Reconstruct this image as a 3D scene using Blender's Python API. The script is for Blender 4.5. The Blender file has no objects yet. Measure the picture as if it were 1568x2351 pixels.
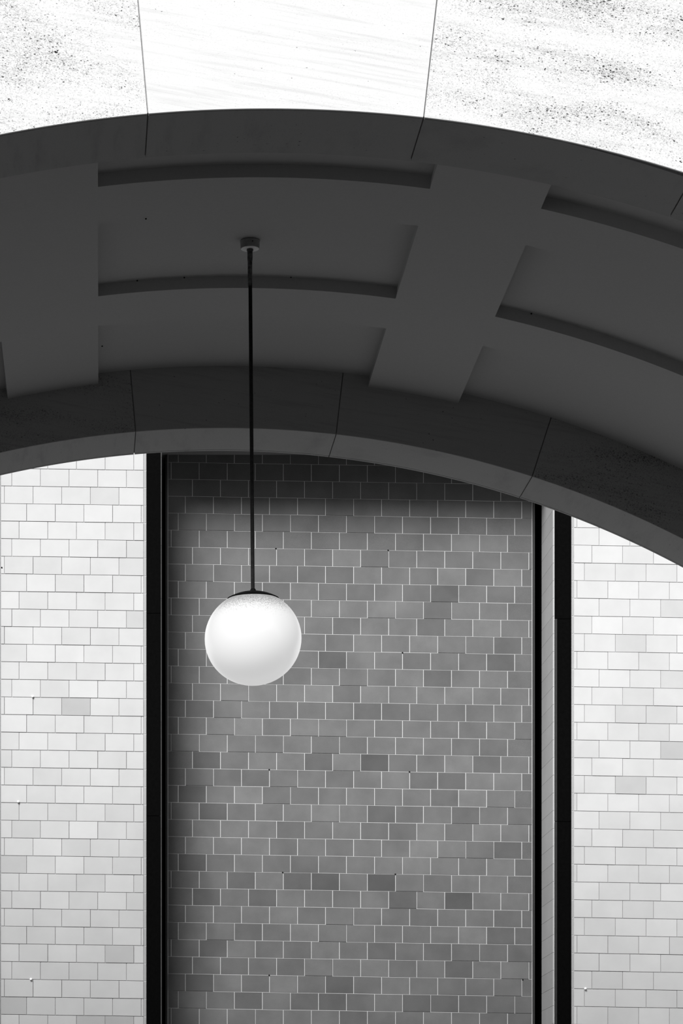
import bpy, bmesh, math, random
from mathutils import Vector
random.seed(11)
C = bpy.context.scene.collection
sc = bpy.context.scene

# ------------------------------------------------------------------ camera
FPX, PX0, PY0, EYE = 7000.0, 177.6, 2852.3, 1.6          # focal length / vanishing point of a rising-front lens, in photo pixels
W, H = 1568.0, 2351.0
cam_d = bpy.data.cameras.new('camera'); cam = bpy.data.objects.new('camera', cam_d); C.objects.link(cam)
cam.location = (0, 0, EYE); cam.rotation_euler = (math.pi/2, 0, 0)
cam_d.sensor_fit = 'HORIZONTAL'; cam_d.sensor_width = 36.0
cam_d.lens = 36.0*FPX/W
cam_d.shift_x = (W/2-PX0)/W
cam_d.shift_y = (PY0-H/2)/W
cam_d.clip_start = 0.1; cam_d.clip_end = 500
sc.camera = cam

# ------------------------------------------------------------------ sky, veiled sun, exposure
world = bpy.data.worlds.new('world'); sc.world = world; world.use_nodes = True
bg = world.node_tree.nodes['Background']
bg.inputs['Color'].default_value = (1, 1, 1, 1); bg.inputs['Strength'].default_value = 0.55
sun_d = bpy.data.lights.new('sun', 'SUN'); sun = bpy.data.objects.new('sun', sun_d); C.objects.link(sun)
sun_d.energy = 4.8; sun_d.angle = math.radians(26); sun_d.color = (1, 1, 1)
SUN_EL, SUN_AZ = math.radians(40), math.radians(25)       # behind the camera, from the left
sun.location = (-10, -10, 30)
sun.rotation_euler = Vector((math.sin(SUN_AZ)*math.cos(SUN_EL), math.cos(SUN_AZ)*math.cos(SUN_EL), -math.sin(SUN_EL))).to_track_quat('-Z', 'Y').to_euler()
sc.view_settings.view_transform = 'Standard'; sc.view_settings.look = 'None'
sc.view_settings.gamma = 1.0; sc.view_settings.use_curve_mapping = False
sc.view_settings.exposure = 0.97

# ------------------------------------------------------------------ measured layout (metres)
D1 = 15.0; K = D1/FPX
CX, CZ = 436.7*K, EYE-588.6*K                              # axis of the vault
R, R2 = 3190.8*K, 3036.7*K                                 # vault / far arch radius
Y0, Y1, Y2, Y3 = D1, D1*1.04026, D1*1.30945, D1*1.34727    # facade, end of near stones, far arch face, far arch back
JA, JP = 0.755, 11.39                                      # joint offset and pitch, degrees
COF = 32.5*K                                               # coffer recess
YW, YB = 30.0, 30.8                                        # tiled wall, back of its recess
def wx(px, Y): return (px-PX0)/FPX*Y
def wz(py, Y): return EYE+(PY0-py)/FPX*Y
ROOF = 12.2

# ------------------------------------------------------------------ materials
def mat(name, base, rough=0.6, spec=0.3):
    m = bpy.data.materials.new(name); m.use_nodes = True
    b = m.node_tree.nodes['Principled BSDF']
    b.inputs['Base Color'].default_value = (base, base, base, 1)
    b.inputs['Roughness'].default_value = rough; b.inputs['Specular IOR Level'].default_value = spec
    return m, m.node_tree.nodes, m.node_tree.links, b
def node(n, t, **k):
    x = n.new(t)
    for a, v in k.items():
        if a in x.inputs.keys(): x.inputs[a].default_value = v
        else: setattr(x, a, v)
    return x
def ramp(n, stops):
    r = n.new('ShaderNodeValToRGB'); e = r.color_ramp.elements
    while len(e) < len(stops): e.new(0.5)
    for el, (p, v) in zip(e, stops): el.position = p; el.color = (v, v, v, 1)
    return r
def mult(n, l, a, b, fac=1.0):
    m = n.new('ShaderNodeMix'); m.data_type = 'RGBA'; m.blend_type = 'MULTIPLY'; m.inputs[0].default_value = fac
    l.new(a, m.inputs[6]); l.new(b, m.inputs[7]); return m.outputs[2]

def stone(name, base, pits):
    m, n, l, b = mat(name, base, 0.85, 0.15)
    tc = node(n, 'ShaderNodeTexCoord'); oi = node(n, 'ShaderNodeObjectInfo')
    rm = node(n, 'ShaderNodeMath', operation='MULTIPLY'); rm.inputs[1].default_value = 37.0; l.new(oi.outputs['Random'], rm.inputs[0])
    off = node(n, 'ShaderNodeVectorMath', operation='ADD'); l.new(tc.outputs['Object'], off.inputs[0]); l.new(rm.outputs[0], off.inputs[1])   # every stone cut from another place
    rot = node(n, 'ShaderNodeMapping'); rot.inputs['Rotation'].default_value = (0, math.radians(-10), 0); l.new(off.outputs[0], rot.inputs['Vector'])
    def mapped(sx, sy, sz):
        mp = node(n, 'ShaderNodeMapping'); mp.inputs['Scale'].default_value = (sx, sy, sz); l.new(rot.outputs[0], mp.inputs['Vector']); return mp.outputs[0]
    v = node(n, 'ShaderNodeTexNoise', Scale=1.0, Detail=6.0, Roughness=0.62); l.new(mapped(2.0, 2.0, 52), v.inputs['Vector'])       # bedding veins
    rv = ramp(n, [(0.30, 0.86), (0.50, 1.0)]); l.new(v.outputs['Fac'], rv.inputs[0])
    bias = node(n, 'ShaderNodeTexNoise', Scale=1.6, Detail=4.0, Roughness=0.6); l.new(mapped(0.9, 0.9, 3.4), bias.inputs['Vector'])    # open and close beds
    g = node(n, 'ShaderNodeTexNoise', Scale=1.0, Detail=4.0, Roughness=0.75); l.new(mapped(120, 120, 200), g.inputs['Vector'])         # grain
    gb = node(n, 'ShaderNodeMath', operation='MULTIPLY_ADD'); gb.inputs[1].default_value = -0.35 if pits else -0.15; l.new(bias.outputs['Fac'], gb.inputs[0]); l.new(g.outputs['Fac'], gb.inputs[2])
    rg = ramp(n, [(0.17, 0.55 if pits == 1 else 0.75), (0.31, 1.0)] if pits else [(0.24, 0.80), (0.36, 1.0)]); l.new(gb.outputs[0], rg.inputs[0])
    col = mult(n, l, rv.outputs[0], rg.outputs[0])
    # (cells per metre, pit radius in cells, sparseness, darkness)
    sets = ((75.0, 0.34, 1.25, 0.12), (150.0, 0.42, 1.1, 0.42), (20.0, 0.14, 1.0, 0.03)) if pits else ((40.0, 0.16, 3.4, 0.25),)
    for (sc_, rad, sparse, dark) in sets:
        mo = mapped(0.8, 1, 1.3)
        nz = node(n, 'ShaderNodeTexNoise', Scale=sc_*2.6, Detail=2.0); l.new(off.outputs[0], nz.inputs['Vector'])
        ad = node(n, 'ShaderNodeMix'); ad.data_type = 'RGBA'; ad.blend_type = 'LINEAR_LIGHT'; ad.inputs[0].default_value = 0.35/sc_
        l.new(mo, ad.inputs[6]); l.new(nz.outputs['Color'], ad.inputs[7])
        vo = node(n, 'ShaderNodeTexVoronoi', Scale=sc_); l.new(ad.outputs[2], vo.inputs['Vector'])
        sw = node(n, 'ShaderNodeSeparateColor'); l.new(vo.outputs['Color'], sw.inputs[0])
        s2 = node(n, 'ShaderNodeMath', operation='MULTIPLY_ADD'); s2.inputs[1].default_value = rad*sparse; l.new(sw.outputs[0], s2.inputs[0]); l.new(vo.outputs['Distance'], s2.inputs[2])
        sb = node(n, 'ShaderNodeMath', operation='MULTIPLY_ADD'); sb.inputs[1].default_value = -rad*2.6; sb.inputs[2].default_value = rad*1.3; l.new(bias.outputs['Fac'], sb.inputs[0])
        s3 = node(n, 'ShaderNodeMath', operation='ADD'); l.new(s2.outputs[0], s3.inputs[0]); l.new(sb.outputs[0], s3.inputs[1])
        if pits == 2: dark = 0.45
        rp = ramp(n, [(rad*0.55, dark), (rad, 1.0)]); l.new(s3.outputs[0], rp.inputs[0]); col = mult(n, l, col, rp.outputs[0])
    rgb = node(n, 'ShaderNodeRGB'); rgb.outputs[0].default_value = (base, base, base, 1)
    l.new(mult(n, l, rgb.outputs[0], col), b.inputs['Base Color'])
    bp = node(n, 'ShaderNodeBump', Strength=0.2, Distance=0.003); l.new(col, bp.inputs['Height']); l.new(bp.outputs[0], b.inputs['Normal'])
    return m
M = {}
M['stone_pitted'] = stone('pitted sandstone', 0.40, 1)
M['stone_open'] = stone('faintly pitted sandstone', 0.39, 2)
M['stone_smooth'] = stone('smooth sandstone', 0.39, 0)
def plain(key, name, base, rough, spec, scale, lo, hi, bump=0.0):
    m, n, l, b = mat(name, base, rough, spec)
    tc = node(n, 'ShaderNodeTexCoord'); g = node(n, 'ShaderNodeTexNoise', Scale=scale, Detail=5.0, Roughness=0.65); l.new(tc.outputs['Object'], g.inputs['Vector'])
    r = ramp(n, [(0.3, lo), (0.7, hi)]); l.new(g.outputs['Fac'], r.inputs[0])
    rgb = node(n, 'ShaderNodeRGB'); rgb.outputs[0].default_value = (base, base, base, 1)
    l.new(mult(n, l, rgb.outputs[0], r.outputs[0]), b.inputs['Base Color'])
    if bump:
        bp = node(n, 'ShaderNodeBump', Strength=bump, Distance=0.003); l.new(g.outputs['Fac'], bp.inputs['Height']); l.new(bp.outputs[0], b.inputs['Normal'])
    M[key] = m; return m
plain('plaster', 'painted plaster', 0.47, 0.9, 0.1, 60.0, 0.97, 1.03, 0.05)
plain('mortar_dark', 'grey mortar', 0.30, 0.95, 0.1, 90.0, 0.8, 1.1, 0.2)
plain('mortar_light', 'pale mortar', 0.34, 0.95, 0.1, 90.0, 0.9, 1.05, 0.1)
plain('steel', 'black painted steel', 0.002, 0.6, 0.0, 30.0, 0.8, 1.2)
plain('steel_edge', 'worn dark steel', 0.011, 0.5, 0.3, 30.0, 0.8, 1.2)
plain('void', 'black shadow gap lining', 0.004, 0.9, 0.0, 10.0, 0.9, 1.1)
plain('ground', 'dark asphalt', 0.012, 0.9, 0.1, 40.0, 0.7, 1.2, 0.3)
plain('brick_dark', 'dark brick', 0.05, 0.9, 0.1, 6.0, 0.8, 1.2, 0.2)
plain('paving', 'pale courtyard paving', 0.19, 0.9, 0.1, 3.0, 0.9, 1.1, 0.2)
plain('lamp_grey', 'grey painted metal', 0.30, 0.5, 0.3, 60.0, 0.8, 1.1)
plain('lamp_white', 'white enamel', 0.95, 0.5, 0.3, 80.0, 0.85, 1.05)
plain('lamp_black', 'black lacquered metal', 0.006, 0.5, 0.05, 60.0, 0.6, 1.3)
plain('stem', 'dark grey painted tube', 0.02, 0.6, 0.05, 60.0, 0.6, 1.3)
plain('sleeve', 'flaking dark paint', 0.10, 0.7, 0.2, 45.0, 0.3, 1.8, 0.4)
plain('stud', 'white plastic', 0.95, 0.4, 0.4, 60.0, 0.95, 1.0)
plain('hole', 'dark rust spot', 0.01, 0.9, 0.0, 60.0, 0.9, 1.1)
plain('render_wall', 'pale rendered wall', 0.6, 0.9, 0.1, 8.0, 0.9, 1.05, 0.1)

def tile_mat(key, name, rough, spec, grain, blotch):
    m, n, l, b = mat(name, 0.5, rough, spec)
    oi = node(n, 'ShaderNodeObjectInfo'); tc = node(n, 'ShaderNodeTexCoord')
    g = node(n, 'ShaderNodeTexNoise', Scale=260.0, Detail=3.0, Roughness=0.7); l.new(tc.outputs['Object'], g.inputs['Vector'])
    r = ramp(n, [(0.3, 1-grain), (0.7, 1+grain)]); l.new(g.outputs['Fac'], r.inputs[0])
    gm = node(n, 'ShaderNodeNewGeometry')
    g2 = node(n, 'ShaderNodeTexNoise', Scale=2.6, Detail=5.0, Roughness=0.6); l.new(gm.outputs['Position'], g2.inputs['Vector'])
    r2 = ramp(n, [(0.35, 1-blotch), (0.65, 1+blotch*0.6)]); l.new(g2.outputs['Fac'], r2.inputs[0])
    l.new(mult(n, l, mult(n, l, oi.outputs['Color'], r.outputs[0]), r2.outputs[0]), b.inputs['Base Color'])
    M[key] = m
tile_mat('tile_white', 'white glazed tile', 0.35, 0.3, 0.02, 0.05)
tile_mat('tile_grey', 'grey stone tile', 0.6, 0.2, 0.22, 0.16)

def globe_mat():
    m, n, l, b = mat('opal glass', 0.92, 0.3, 0.5)
    tc = node(n, 'ShaderNodeTexCoord'); sp = node(n, 'ShaderNodeSeparateXYZ'); l.new(tc.outputs['Object'], sp.inputs[0])
    g = node(n, 'ShaderNodeTexNoise', Scale=170.0, Detail=5.0, Roughness=0.8); l.new(tc.outputs['Object'], g.inputs['Vector'])
    hz = ramp(n, [(0.50, 0.0), (1.0, 1.0)])                # dust settles on the upper half
    mr = node(n, 'ShaderNodeMapRange'); mr.inputs['From Min'].default_value = -0.27; mr.inputs['From Max'].default_value = 0.27
    l.new(sp.outputs[2], mr.inputs[0]); l.new(mr.outputs[0], hz.inputs[0])
    th = node(n, 'ShaderNodeMath', operation='MULTIPLY_ADD'); th.inputs[1].default_value = 0.56; th.inputs[2].default_value = 0.08
    l.new(hz.outputs[0], th.inputs[0])
    df = node(n, 'ShaderNodeMath', operation='SUBTRACT'); l.new(g.outputs['Fac'], df.inputs[0]); l.new(th.outputs[0], df.inputs[1])
    rp = ramp(n, [(0.0, 0.42), (0.13, 1.0)]); l.new(df.outputs[0], rp.inputs[0])
    rgb = node(n, 'ShaderNodeRGB'); rgb.outputs[0].default_value = (0.25, 0.25, 0.25, 1)
    l.new(mult(n, l, rgb.outputs[0], rp.outputs[0]), b.inputs['Base Color'])
    l.new(rp.outputs[0], b.inputs['Emission Color']); b.inputs['Emission Strength'].default_value = 0.29   # the lamp is on, faint by day
    M['globe'] = m; return b
GB = globe_mat()

# ------------------------------------------------------------------ helpers
def obj(name, verts, faces, m, parent=None, smooth=False, loc=None):
    me = bpy.data.meshes.new(name); me.from_pydata(verts, [], faces); me.update()
    bm = bmesh.new(); bm.from_mesh(me); bmesh.ops.recalc_face_normals(bm, faces=bm.faces); bm.to_mesh(me); bm.free()
    me.materials.append(M[m])
    if smooth:
        for p in me.polygons: p.use_smooth = True
    o = bpy.data.objects.new(name, me); C.objects.link(o)
    if loc: o.location = loc
    if parent: o.parent = parent
    return o
def tag(o, label, cat, kind=None, group=None):
    o['label'] = label; o['category'] = cat
    if kind: o['kind'] = kind
    if group: o['group'] = group
    return o
def pol(r, a, Y): a = math.radians(a); return (CX+r*math.sin(a), Y, CZ+r*math.cos(a))
def sweep(profile, a0, a1, n):
    """profile: list of (Y, r) or function of angle -> list; closed solid swept about the vault axis"""
    V, Fc = [], []
    pf = profile if callable(profile) else (lambda a: profile)
    k = len(pf(a0))
    for i in range(n+1):
        a = a0+(a1-a0)*i/n
        V += [pol(r, a, y) for (y, r) in pf(a)]
    for i in range(n):
        for j in range(k):
            j2 = (j+1) % k
            Fc.append((i*k+j, i*k+j2, (i+1)*k+j2, (i+1)*k+j))
    Fc.append(tuple(range(k))); Fc.append(tuple(n*k+j for j in range(k)))
    return V, Fc
def boxes(lst):
    V, Fc = [], []
    for (x0, x1, y0, y1, z0, z1) in lst:
        b = len(V)
        V += [(x, y, z) for x in (x0, x1) for y in (y0, y1) for z in (z0, z1)]
        Fc += [tuple(b+i for i in f) for f in ((0,1,3,2),(4,6,7,5),(0,4,5,1),(2,3,7,6),(0,2,6,4),(1,5,7,3))]
    return V, Fc
def lathe(prof, n=48):
    V, Fc = [], []
    for (r, z) in prof:
        V += [(r*math.cos(2*math.pi*i/n), r*math.sin(2*math.pi*i/n), z) for i in range(n)]
    for j in range(len(prof)-1):
        for i in range(n):
            i2 = (i+1) % n; Fc.append((j*n+i, j*n+i2, (j+1)*n+i2, (j+1)*n+i))
    Fc.append(tuple(range(n))); Fc.append(tuple((len(prof)-1)*n+i for i in range(n)))
    return V, Fc
def outside_wall(ro, ya, yb, x0, x1, ztop):
    """wall slab with a round-headed opening of radius ro, down to the ground"""
    V, Fc = [], []; n = 90
    for i in range(n+1):
        a = math.radians(-90+180*i/n); s, c = math.sin(a), max(math.cos(a), 0)
        t = 1e9
        if s > 1e-9: t = min(t, (x1-CX)/s)
        if s < -1e-9: t = min(t, (x0-CX)/s)
        if c > 1e-9: t = min(t, (ztop-CZ)/c)
        for (rr) in (ro, t):
            for y in (ya, yb): V.append((CX+rr*s, y, CZ+rr*c))
    for i in range(n):
        a, b = 4*i, 4*i+4
        Fc += [(a, a+2, b+2, b), (a+1, b+1, b+3, a+3), (a, b, b+1, a+1), (a+2, a+3, b+3, b+2)]
    Fc += [(0, 1, 3, 2), (4*n, 4*n+2, 4*n+3, 4*n+1)]
    # corners missed by the rays
    for (xc, sgn) in ((x0, -1), (x1, 1)):
        i = int(round((math.degrees(math.atan2(xc-CX, ztop-CZ))+90)/180*n))
        V[4*i+2] = (xc, ya, ztop); V[4*i+3] = (xc, yb, ztop)
    v2, f2 = boxes([(x0, CX-ro, ya, yb, 0, CZ), (CX+ro, x1, ya, yb, 0, CZ)])
    b = len(V); V += v2; Fc += [tuple(b+q for q in f) for f in f2]
    return V, Fc

# ------------------------------------------------------------------ ground
g = obj('floor', *boxes([(-40, 45, -30, Y3, -0.2, 0.0)]), 'ground')
cy = obj('floor_courtyard', *boxes([(-40, 45, Y3, 45, -0.2, 0.0)]), 'paving')
tag(cy, 'pale paving of the courtyard beyond the arcade', 'floor', 'structure')
tag(g, 'dark asphalt ground of the street and arcade', 'floor', 'structure')

op = obj('wall_light_block', *boxes([(-40, 45, -14.5, -14.0, 0, 13.0)]), 'brick_dark')  # unseen block added across the street, keeps low front light off the vault
tag(op, 'unseen dark building added behind the viewer to block low sky light', 'wall', 'structure')

# ------------------------------------------------------------------ the two stone arches
JG = 0.0032                                                # half joint width
def arch(name, label, R_in, r_out, ya, yb, kinds, groove_front, groove_back):
    V, Fc = outside_wall(r_out+0.004, ya+0.004, yb, -18, 16, ROOF)
    w = obj(name, V, Fc, 'stone_smooth'); tag(w, label, 'wall', 'structure')
    dg = math.degrees(JG/R_in)
    for k in range(-7, 8):
        a0, a1 = JA-JP/2+JP*k, JA+JP/2+JP*k
        def prof(a):
            p = [(ya, r_out), (ya, R_in+0.003), (ya+0.003, R_in)]
            if groove_front:                               # drip rebate behind the front arris, broken wider on the right
                gw = 0.006+max(0.0, min(1.0, (a-12.5)/6.0))*0.035
                p += [(ya+0.012, R_in), (ya+0.012, R_in+0.020), (ya+0.012+gw, R_in+0.020), (ya+0.012+gw, R_in)]
            if groove_back:
                p += [(yb-0.034, R_in), (yb-0.034, R_in+0.012), (yb-0.027, R_in+0.012), (yb-0.027, R_in)]
            p += [(yb, R_in), (yb, r_out)]
            return p
        V, Fc = sweep(prof, a0+dg, a1-dg, 30)
        o = Vector(pol(R_in, (a0+a1)/2, ya))
        s = obj('voussoir', [tuple(Vector(v)-o) for v in V], Fc, kinds.get(k, 'stone_pitted'), w, loc=o)
        s.data.materials.append(M['stone_smooth'])         # sawn soffit and bed faces
        for p in s.data.polygons:
            if abs(p.normal.y) < 0.8: p.material_index = 1
        V, Fc = sweep([(ya+0.010, r_out), (ya+0.010, R_in+0.010), (yb-0.010, R_in+0.010), (yb-0.010, r_out)], a1-dg*0.98, a1+dg*0.98, 1)
        obj('mortar_joint', V, Fc, 'mortar_dark', w)
    return w
wf = arch('wall_front', 'pale sandstone arched facade across the top, sunlit and pitted', R, R+1.1, Y0, Y1, {0: 'stone_smooth', 3: 'stone_smooth', -3: 'stone_smooth'}, True, False)
wr = arch('wall_rear', 'dark sandstone arch band below the coffered ceiling, in shade', R2, R+0.9, Y2, Y3, {0: 'stone_smooth', 1: 'stone_smooth', -1: 'stone_open', 2: 'stone_open'}, False, True)
roof = obj('roof_slab', *boxes([(-18, 16, Y0, Y3, ROOF, ROOF+0.2)]), 'render_wall')
tag(roof, 'flat roof slab over the arcade', 'roof', 'structure')

# ------------------------------------------------------------------ coffered vault
def vault():
    half, period, mid = 7.30, 19.55, 0.42
    ys = [Y1, 1.0642*D1, 1.1028*D1, 1.1876*D1, 1.2261*D1, Y2]
    ycof = [True, False, True, False, True]
    cols = [(mid+period*k-half, mid+period*k+half) for k in range(-4, 5)]
    cuts = [-89.0]
    for a, b in cols: cuts += [a, b]
    cuts += [89.0]
    def skew(y): t = (y-Y1)/(Y2-Y1); return -0.096+0.253*t
    def P(r, a, y): return pol(r, a+skew(y), y)
    V, Fc = [], []
    def quad(*pts): b = len(V); V.extend(pts); Fc.append((b, b+1, b+2, b+3))
    panels = []
    for ci in range(len(cuts)-1):
        a0, a1 = cuts[ci], cuts[ci+1]; incol = ci % 2 == 1
        n = max(2, int(round((a1-a0)/0.5)))
        for yi in range(5):
            y0, y1 = ys[yi], ys[yi+1]; cof = incol and ycof[yi]
            if cof:
                pv, pf = [], []
                for i in range(n+1):
                    a = a0+(a1-a0)*i/n
                    pv += [P(R+COF, a, y0), P(R+COF, a, y1), P(R+COF+0.03, a, y0), P(R+COF+0.03, a, y1)]
                for i in range(n):
                    q = 4*i
                    pf += [(q, q+1, q+5, q+4), (q+2, q+6, q+7, q+3), (q, q+4, q+6, q+2), (q+1, q+3, q+7, q+5)]
                pf += [(0, 2, 3, 1), (4*n, 4*n+1, 4*n+3, 4*n+2)]
                panels.append((pv, pf))
                for i in range(n):
                    b0, b1 = a0+(a1-a0)*i/n, a0+(a1-a0)*(i+1)/n
                    if yi > 0: quad(P(R, b0, y0), P(R, b1, y0), P(R+COF, b1, y0), P(R+COF, b0, y0))
                    if yi < 4: quad(P(R, b0, y1), P(R, b1, y1), P(R+COF, b1, y1), P(R+COF, b0, y1))
                for a in (a0, a1): quad(P(R, a, y0), P(R, a, y1), P(R+COF, a, y1), P(R+COF, a, y0))
            else:
                for i in range(n):
                    b0, b1 = a0+(a1-a0)*i/n, a0+(a1-a0)*(i+1)/n
                    quad(P(R, b0, y0), P(R, b0, y1), P(R, b1, y1), P(R, b1, y0))
    # outer shell
    n = 90
    for i in range(n):
        b0, b1 = -89+178*i/n, -89+178*(i+1)/n
        quad(P(R+0.35, b0, Y1), P(R+0.35, b0, Y2), P(R+0.35, b1, Y2), P(R+0.35, b1, Y1))
    me = bpy.data.meshes.new('ceiling'); me.from_pydata(V, [], Fc); me.update()
    bm = bmesh.new(); bm.from_mesh(me); bmesh.ops.remove_doubles(bm, verts=bm.verts, dist=1e-5); bm.to_mesh(me); bm.free()
    me.materials.append(M['plaster'])
    o = bpy.data.objects.new('ceiling', me); C.objects.link(o)
    tag(o, 'dark shaded plaster barrel vault with grid of recessed coffers', 'ceiling', 'structure')
    for pv, pf in panels: obj('coffer_panel', pv, pf, 'plaster', o)
    return o
ceil = vault()
# small dark fixings on the plaster
def ceiling_pt(px, py, rr):
    # point of the vault surface of radius rr seen at a pixel
    dx, dz = (px-PX0)/FPX, (PY0-py)/FPX; cz = CZ-EYE
    A = dx*dx+dz*dz; B = -2*(dx*CX+dz*cz); Cc = CX*CX+cz*cz-rr*rr
    t = (-B+math.sqrt(B*B-4*A*Cc))/(2*A)
    return Vector((dx*t, t, EYE+dz*t))
def coffer_wall_pt(px, py, y): return Vector(((px-PX0)/FPX*y, y, EYE+(PY0-py)/FPX*y))
BV, BF = lathe([(0.0045, -0.004), (0.0045, 0.002), (0.003, 0.004)], 8)
for (px, py) in ((423, 637), (315, 644), (668, 636), (1220, 720)):
    p = coffer_wall_pt(px, py, 1.1876*D1-0.004)
    b = obj('screw_head', BV, BF, 'hole', ceil, loc=p); b.rotation_euler = (math.pi/2, 0, 0)
for (px, py, rr) in ((335, 502, R-0.002), (234.5, 794.5, R+COF-0.002)):
    obj('screw_head', BV, BF, 'hole', ceil, loc=ceiling_pt(px, py, rr))

# ------------------------------------------------------------------ tiled courtyard wall
def tile_mesh(name, w, h, slope, t, m, bev=0.0015):
    """front face in the XZ plane at Y=0, x 0..w, z 0..h, the course falling by slope"""
    def pt(x, y, z): return (x, y, z-slope*x)
    V = []
    for (ins, y) in ((0, t), (0, bev), (bev, 0)):
        V += [pt(ins, y, ins), pt(w-ins, y, ins), pt(w-ins, y, h-ins), pt(ins, y, h-ins)]
    Fc = [(8, 9, 10, 11)]
    for b in (0, 4):
        for i in range(4): j = (i+1) % 4; Fc.append((b+i, b+j, b+4+j, b+4+i))
    Fc.append((0, 3, 2, 1))
    me = bpy.data.meshes.new(name); me.from_pydata(V, [], Fc); me.update()
    bm = bmesh.new(); bm.from_mesh(me); bmesh.ops.recalc_face_normals(bm, faces=bm.faces); bm.to_mesh(me); bm.free()
    me.materials.append(M[m]); return me
def tiles(wall, Y, xl, xr, row_edges, xref, slope, joint, pitch, gapx, gapz, m, tone, dark, limit, offframe):
    """row_edges: pixel y of every bed joint at pixel xref (top to bottom), joint(k) pixel x of one upright joint of row k"""
    s = Y/FPX; cache = {}; stuffV, stuffF = [], []
    for k in range(len(row_edges)-1):
        kk = k+offframe[0]
        ya, yb = row_edges[k], row_edges[k+1]
        x = joint(kk); x -= math.ceil((x-xl)/pitch)*pitch
        i = 0
        while x < xr-1.5:
            a, b = max(x, xl), min(x+pitch, xr)
            if b-a > 3.0:
                w = (b-a)*s-gapx; h = (yb-ya)*s-gapz
                zc = wz(yb+(a-xref)*slope, Y)+gapz/2
                xx = wx(a, Y)+gapx/2
                ymid = (ya+yb)/2+((a+b)/2-xref)*slope; xmid = (a+b)/2
                # proud by a few tenths of a millimetre to millimetres
                proud = random.uniform(0.0, 0.0015) if random.random() < 0.85 else 0.004
                key = (round(w, 4), round(h, 3))
                vis = -1 < ymid+20 and ymid-20 < 2351 and b > 0 and a < 1568
                if vis and not limit(xmid, ymid, b-a):
                    if key not in cache: cache[key] = tile_mesh('tile', w, h, slope, 0.030, m)
                    o = bpy.data.objects.new('tile', cache[key]); C.objects.link(o)
                    o.location = (xx, Y-proud, zc); o.parent = wall
                    t = tone(xmid, ymid)
                    for (dx, dy, dv) in dark:
                        if a <= dx <= b and ya <= dy-(xmid-xref)*slope <= yb: t = dv
                    o.color = (t, t, t, 1)
                else:
                    me = tile_mesh('x', w, h, slope, 0.030, m); b0 = len(stuffV)
                    stuffV += [(v.co.x+xx, v.co.y+Y-proud, v.co.z+zc) for v in me.vertices]
                    stuffF += [tuple(b0+q for q in p.vertices) for p in me.polygons]
                    bpy.data.meshes.remove(me)
            x += pitch; i += 1
    if stuffV:
        o = obj('tile_field', stuffV, stuffF, m, wall); o['kind'] = 'stuff'
        t = tone(-99, -99); o.color = (t, t, t, 1)

HEAD = wz(996, YW)
XL, XR = wx(369.0, YW), wx(1274.5, YW)                     # clear opening of the recess
WT = 14.0
def bed_rows(first, pitch, growth, lo, hi, k0):
    """pixel y of bed joints k0.. until hi"""
    out = []; k = k0
    y = first+pitch*k0+growth*k0*(k0-1)/2
    while y < hi+60: out.append(y); k += 1; y = first+pitch*k+growth*k*(k-1)/2
    return out

# left pier of white tiles
wl = obj('wall_left', *boxes([(wx(-800, YW), wx(336.0, YW), YW+0.006, YW+1.5, 0, WT),
                              (wx(336.0, YW), XL, YW+0.06, YW+1.5, 0, WT)]), 'mortar_dark')
tag(wl, 'white glazed tile wall left of the tall recess', 'wall', 'structure')
def tone_l(x, y): return min(0.38, max(0.28, random.gauss(0.325, 0.010)))
rows = bed_rows(1116.0, 40.30, 0.010, 0, 3150, -5)
tiles(wl, YW, 2.0, 330.0, rows, 25.0, 0.0138, lambda k: (10.2, -4.6, 44.1, 27.3)[k % 4], 65.8, 0.0048, 0.0040, 'tile_white', tone_l,
      [(174, 1620, 0.248), (283, 2335, 0.256), (205, 2335, 0.273), (290, 2190, 0.281), (25, 2308, 0.273), (30, 1985, 0.281), (300, 1408, 0.289), (302, 1255, 0.298)], lambda x, y, w: False, (-5,))
tiles(wl, YW, -790.0, -42.0, rows, 25.0, 0.0138, lambda k: (10.2, -4.6, 44.1, 27.3)[k % 4], 65.8, 0.0048, 0.0040, 'tile_white', tone_l, [], lambda x, y, w: False, (-5,))
# edge tiles: narrow quoin strip beside the steel
for k in range(len(rows)-1):
    for (xa, xb) in ((330.4, 336.2), (-4.0, 1.6)):
        ya, yb = rows[k]+(xa-25)*0.0138, rows[k+1]+(xa-25)*0.0138
        if yb < 1040 or ya > 3215: continue
        s = YW/FPX
        o = bpy.data.objects.new('edge_tile', tile_mesh('edge_tile', (xb-xa)*s, (yb-ya)*s-0.004, 0, 0.05, 'tile_white', 0.004)); C.objects.link(o)
        o.location = (wx(xa, YW), YW+0.004, wz(yb, YW)); o.parent = wl; o.color = (0.24, 0.24, 0.24, 1)
# right wall of white tiles
wrt = obj('wall_right', *boxes([(wx(1311.8, YW), wx(2200, YW), YW+0.006, YW+1.5, 0, WT),
                                (XR, wx(1311.8, YW), YW+0.06, YW+1.5, 0, WT)]), 'mortar_dark')
tag(wrt, 'white glazed tile wall right of the tall recess', 'wall', 'structure')
def tone_r(x, y): return min(0.40, max(0.30, random.gauss(0.350, 0.010)))
rows = bed_rows(1211.2, 40.60, 0.0095, 0, 3150, -5)
DR = [(1450, 1310, 0.332), (1520, 1312, 0.341), (1550, 1395, 0.315), (1430, 1475, 0.306), (1375, 1475, 0.341), (1500, 1510, 0.332), (1550, 1560, 0.306), (1460, 1600, 0.315), (1530, 1600, 0.332),
      (1440, 1637, 0.306), (1510, 1640, 0.306), (1430, 1680, 0.332), (1500, 1680, 0.306), (1545, 1720, 0.271), (1450, 1800, 0.289), (1390, 2250, 0.325)]
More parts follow.
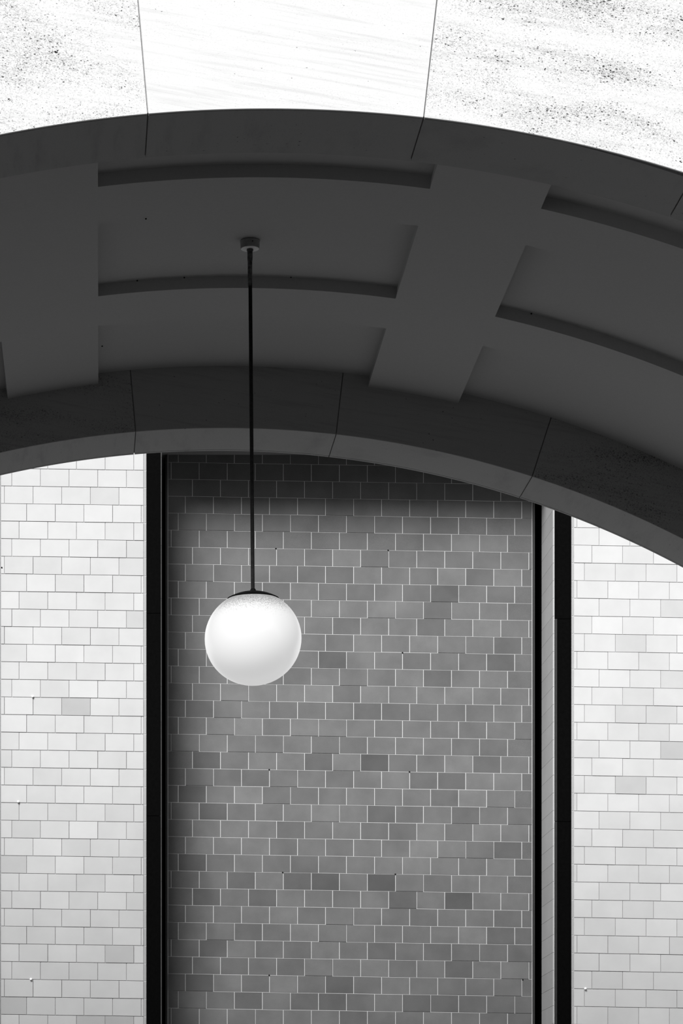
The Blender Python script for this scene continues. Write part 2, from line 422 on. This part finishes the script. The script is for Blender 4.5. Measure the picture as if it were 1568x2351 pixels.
tiles(wrt, YW, 1317.6, 2195.0, rows, 1324.0, 0.0165, lambda k: (1375.5, 1358.8, 1341.9, 1324.8)[k % 4], 70.75, 0.0040, 0.0036, 'tile_white', tone_r, DR, lambda x, y, w: False, (-5,))
for k in range(len(rows)-1):
    xa, xb = 1312.0, 1317.2
    ya, yb = rows[k]+(xa-1324)*0.0165, rows[k+1]+(xa-1324)*0.0165
    if yb < 1160 or ya > 3215: continue
    s = YW/FPX
    o = bpy.data.objects.new('edge_tile', tile_mesh('edge_tile', (xb-xa)*s, (yb-ya)*s-0.004, 0, 0.05, 'tile_white', 0.004)); C.objects.link(o)
    o.location = (wx(xa, YW), YW+0.004, wz(yb, YW)); o.parent = wrt; o.color = (0.24, 0.24, 0.24, 1)
# reveal tiles: the cheek of the recess
for (wall, X, sg, seed) in ((wrt, XR, -1, 1), (wl, XL, 1, 2)):
    s = YW/FPX
    for k in range(len(rows)-1):
        zb, zt = wz(rows[k+1]-3, YW), wz(rows[k]-3, YW)
        if zb > HEAD: continue
        o = obj('reveal_tile', *boxes([(-0.012 if sg < 0 else 0, 0 if sg < 0 else 0.012, 0, YB-YW-0.07, 0, zt-zb-0.0025)]), 'tile_white', wall, loc=(X, YW+0.065, zb+0.002))
        t = random.uniform(0.28, 0.31); o.color = (t, t, t, 1)
# wall over the recess
hd = obj('wall_lintel', *boxes([(XL, XR, YW+0.006, YW+1.5, HEAD, WT)]), 'mortar_dark')
tag(hd, 'head of the tall recess hidden behind the stone arch', 'wall', 'structure')

# back panel of the recess
PL, PR = 385.5, 1221.5
pb = obj('wall_back', *boxes([(wx(PL-0.8, YB), wx(PR+0.8, YB), YB+0.0012, YB+0.7, 0, HEAD-0.002)]), 'mortar_light')
tag(pb, 'grey tiled back wall of the tall recess behind the globe lamp', 'wall', 'structure')
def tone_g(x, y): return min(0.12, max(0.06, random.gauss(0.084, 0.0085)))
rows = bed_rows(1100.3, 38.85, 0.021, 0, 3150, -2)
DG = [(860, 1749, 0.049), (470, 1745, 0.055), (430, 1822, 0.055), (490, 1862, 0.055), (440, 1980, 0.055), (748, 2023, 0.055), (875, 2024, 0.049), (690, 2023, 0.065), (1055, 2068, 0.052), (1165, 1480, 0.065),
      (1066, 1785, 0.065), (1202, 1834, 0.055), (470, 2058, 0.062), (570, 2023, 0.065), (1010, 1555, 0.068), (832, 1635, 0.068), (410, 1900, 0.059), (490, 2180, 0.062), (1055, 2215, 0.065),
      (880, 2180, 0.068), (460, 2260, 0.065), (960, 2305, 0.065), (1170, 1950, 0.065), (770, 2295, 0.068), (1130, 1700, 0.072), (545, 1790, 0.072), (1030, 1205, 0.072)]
def lim(x, y, w):
    return y < 1245 or w < 61 or ((x-581)**2+(y-1466)**2 < 75**2)
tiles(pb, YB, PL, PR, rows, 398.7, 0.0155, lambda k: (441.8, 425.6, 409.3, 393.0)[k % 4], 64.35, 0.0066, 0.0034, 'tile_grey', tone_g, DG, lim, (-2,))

# steel framing of the recess
def plates(name, label, x0, x1, joints, lip):
    zs = [0.0]+[wz(j, YW) for j in sorted(joints, reverse=True)]+[HEAD]
    root = obj(name, *boxes([(wx(x0, YW)+0.01, wx(x1, YW)-0.01, YW-0.006, YW+0.004, 0, HEAD)] if name == 'trim_5' else [(wx(x0, YW)+0.01, wx(x1, YW)-0.01, YW+0.03, YW+0.055, 0, HEAD)]), 'void'); tag(root, label, 'trim', 'structure')
    for i in range(len(zs)-1):
        obj('jamb_plate', *boxes([(wx(x0, YW), wx(x1, YW), YW-(0.034 if name == 'trim_5' else 0), YW+(-0.0065 if name == 'trim_5' else 0.028), zs[i]+0.0025, zs[i+1]-0.0025)]), 'steel', root)
        if lip and i < len(zs)-2:
            obj('jamb_lip', *boxes([(wx(x0, YW), wx(x0+4.5, YW), YW-0.012, YW-0.0005, zs[i]+0.0025, zs[i+1]-0.0025)]), 'steel_edge', root)
    return root
plates('trim_1', 'black steel jamb plate beside the left white tiles', 336.6, 369.0, (1408, 1873), False)
plates('trim_5', 'black steel strip at the far left end of the white tiles', -40.0, -4.5, (1408, 1873), False)
plates('trim_2', 'black steel jamb plate beside the right white tiles', 1274.0, 1311.4, (1421, 1886), True)
# black slots either side of the back panel and the slim bead on its edge
for (nm, lab, xa, xb, ba, bb) in (('trim_3', 'dark bead and shadow gap at left edge of grey tiles', XL+0.0005, wx(PL-1.2, YB), 380.0, 384.3),
                                 ('trim_4', 'dark bead and shadow gap at right edge of grey tiles', wx(PR+1.2, YB), XR-0.0005, 1223.2, 1227.2)):
    o = obj(nm, *boxes([(xa, xb, YB+0.55, YB+0.6, 0, HEAD-0.003)]), 'void'); tag(o, lab, 'trim', 'structure')
    obj('edge_bead', *boxes([(wx(ba, YB), wx(bb, YB), YB-0.02, YB+0.03, 0, HEAD-0.003)]), 'steel_edge', o)
    side = wx(ba, YB) if nm == 'trim_3' else wx(bb, YB)
    obj('slot_lining', *boxes([(side, side+0.004, YB+0.03, YB+0.55, 0, HEAD-0.003)] if nm == 'trim_3' else [(side-0.004, side, YB+0.03, YB+0.55, 0, HEAD-0.003)]), 'void', o)
    cx_ = XL+0.0005 if nm == 'trim_3' else XR-0.0045
    obj('slot_lining', *boxes([(cx_, cx_+0.004, YB+0.003, YB+0.55, 0, HEAD-0.003)]), 'void', o)

# little studs and weep holes at the joints
SV, SF = lathe([(0.001, -0.012)]+[(0.012*math.sin(t), -0.012*math.cos(t)) for t in (0.6, 1.1, 1.57, 2.04, 2.55)]+[(0.001, 0.012)], 10)
for (px, py, wall, Y, m) in ((75, 1599.5, wl, YW, 'stud'), (42, 1841, wl, YW, 'stud'), (71, 2248.5, wl, YW, 'stud'), (1343.5, 2270, wrt, YW, 'stud'),
                             (4, 1303, wl, YW, 'hole'), (633.5, 1259.5, pb, YB, 'hole'), (891, 1263.5, pb, YB, 'hole'), (924, 1498.5, pb, YB, 'hole'), (618, 1767, pb, YB, 'hole'),
                             (940, 1772, pb, YB, 'hole'), (649, 2003, pb, YB, 'hole'), (907.5, 2007, pb, YB, 'hole'), (618, 2239, pb, YB, 'hole'), (1200, 2249.5, pb, YB, 'hole')):
    o = obj('fixing_stud' if m == 'stud' else 'weep_hole', SV, SF, m, wall, smooth=True, loc=(wx(px, Y), Y-(0.012 if m == 'stud' else 0.001), wz(py, Y)))
    if m == 'hole': o.scale = (0.65, 0.65, 0.65)

# ------------------------------------------------------------------ globe pendant lamp
YL = D1*1.1452
mt = ceiling_pt(574.0, 551.0, R+COF); mt.y = YL
ztop = CZ+math.sqrt((R+COF)**2-(mt.x-CX)**2)
gx, gz = wx(581.0, YL), wz(1466.5, YL); gr = 111.0*YL/FPX; gh = gr*0.957
lamp = bpy.data.objects.new('pendant_lamp', None); C.objects.link(lamp); lamp.location = (mt.x, YL, ztop)
tag(lamp, 'white opal globe pendant lamp on a long thin stem from the coffered ceiling', 'lamp')
def lpart(name, VF, m, x, y, z, smooth=False, parent=None):
    o = obj(name, VF[0], VF[1], m, None, smooth)
    o.parent = parent or lamp
    base = lamp.location if parent is None else lamp.location+parent.location
    o.location = Vector((x, y, z))-base
    return o
cr = 22.3*YL/FPX; ch = 19.0*YL/FPX
can = lpart('canopy', lathe([(cr*0.90, 0.0), (cr*0.90, -0.006), (cr*1.03, -0.006), (cr, -0.012), (cr*0.97, -ch)], 40), 'lamp_grey', mt.x, YL, ztop, False)
lpart('canopy_plate', lathe([(cr*0.93, 0.0), (cr*0.93, -0.002), (cr*0.90, -0.003)], 40), 'lamp_white', mt.x, YL, ztop-ch-0.0005, False, can)
sv = lpart('canopy_screw', lathe([(0.003, 0), (0.003, 0.003), (0.002, 0.004)], 8), 'hole', mt.x+0.012, YL-cr*1.0, ztop-0.022, False, can); sv.rotation_euler = (math.pi/2, 0, 0)
# stem, hanging a touch out of plumb
z0, z1 = ztop-ch-0.003, gz+gh
L = z0-z1; n = 24; rs = 4.3*YL/FPX
SVv, SFf = [], []
for i in range(2):
    t = i; xx = (gx-mt.x)*t*0.93
    SVv += [(xx+rs*math.cos(2*math.pi*q/n), rs*math.sin(2*math.pi*q/n), -L*t) for q in range(n)]
SFf = [(q, (q+1) % n, n+(q+1) % n, n+q) for q in range(n)]+[tuple(range(n)), tuple(range(n, 2*n))]
stem = lpart('stem', (SVv, SFf), 'stem', mt.x, YL, z0, False)
lpart('sleeve', lathe([(rs*1.75, -0.001), (rs*1.75, -0.010), (rs*1.42, -0.014), (rs*1.40, -0.055), (rs*1.22, -0.075), (rs*1.18, -0.15), (rs*1.08, -0.21)], 20), 'sleeve', mt.x, YL, z0, False, stem)
# globe
prof = []
for i in range(33):
    t = math.pi*(0.012+0.976*i/32)
    prof.append((gr*math.sin(t), gh*math.cos(t)))
gl = lpart('globe', lathe(prof, 72), 'globe', gx, YL, gz, True)
for p in gl.data.polygons:
    if len(p.vertices) > 4: p.use_smooth = False
# cap sitting on the globe
cw = 58.0*YL/FPX
ta = math.asin(cw/gr)
cp = []
for i in range(9):
    t = ta*(1-i/8*0.93); cp.append((gr*1.004*math.sin(t), gh*1.004*math.cos(t)))
for i in range(8, -1, -1):
    t = ta*(1-i/8*0.93); cp.append(((gr+0.0055)*math.sin(t), (gh+0.0055)*math.cos(t)))
cap = lpart('cap', lathe(cp[:9]+[(cp[8][0], cp[8][1]+0.002)]+[(r_, z_) for (r_, z_) in cp[9:]], 56), 'lamp_black', gx, YL, gz, False)
lpart('stem_collar', lathe([(rs*1.9, 0.0), (rs*1.7, 0.010), (rs*1.15, 0.020)], 20), 'lamp_black', gx, YL, gz+gh+0.001, False, cap)
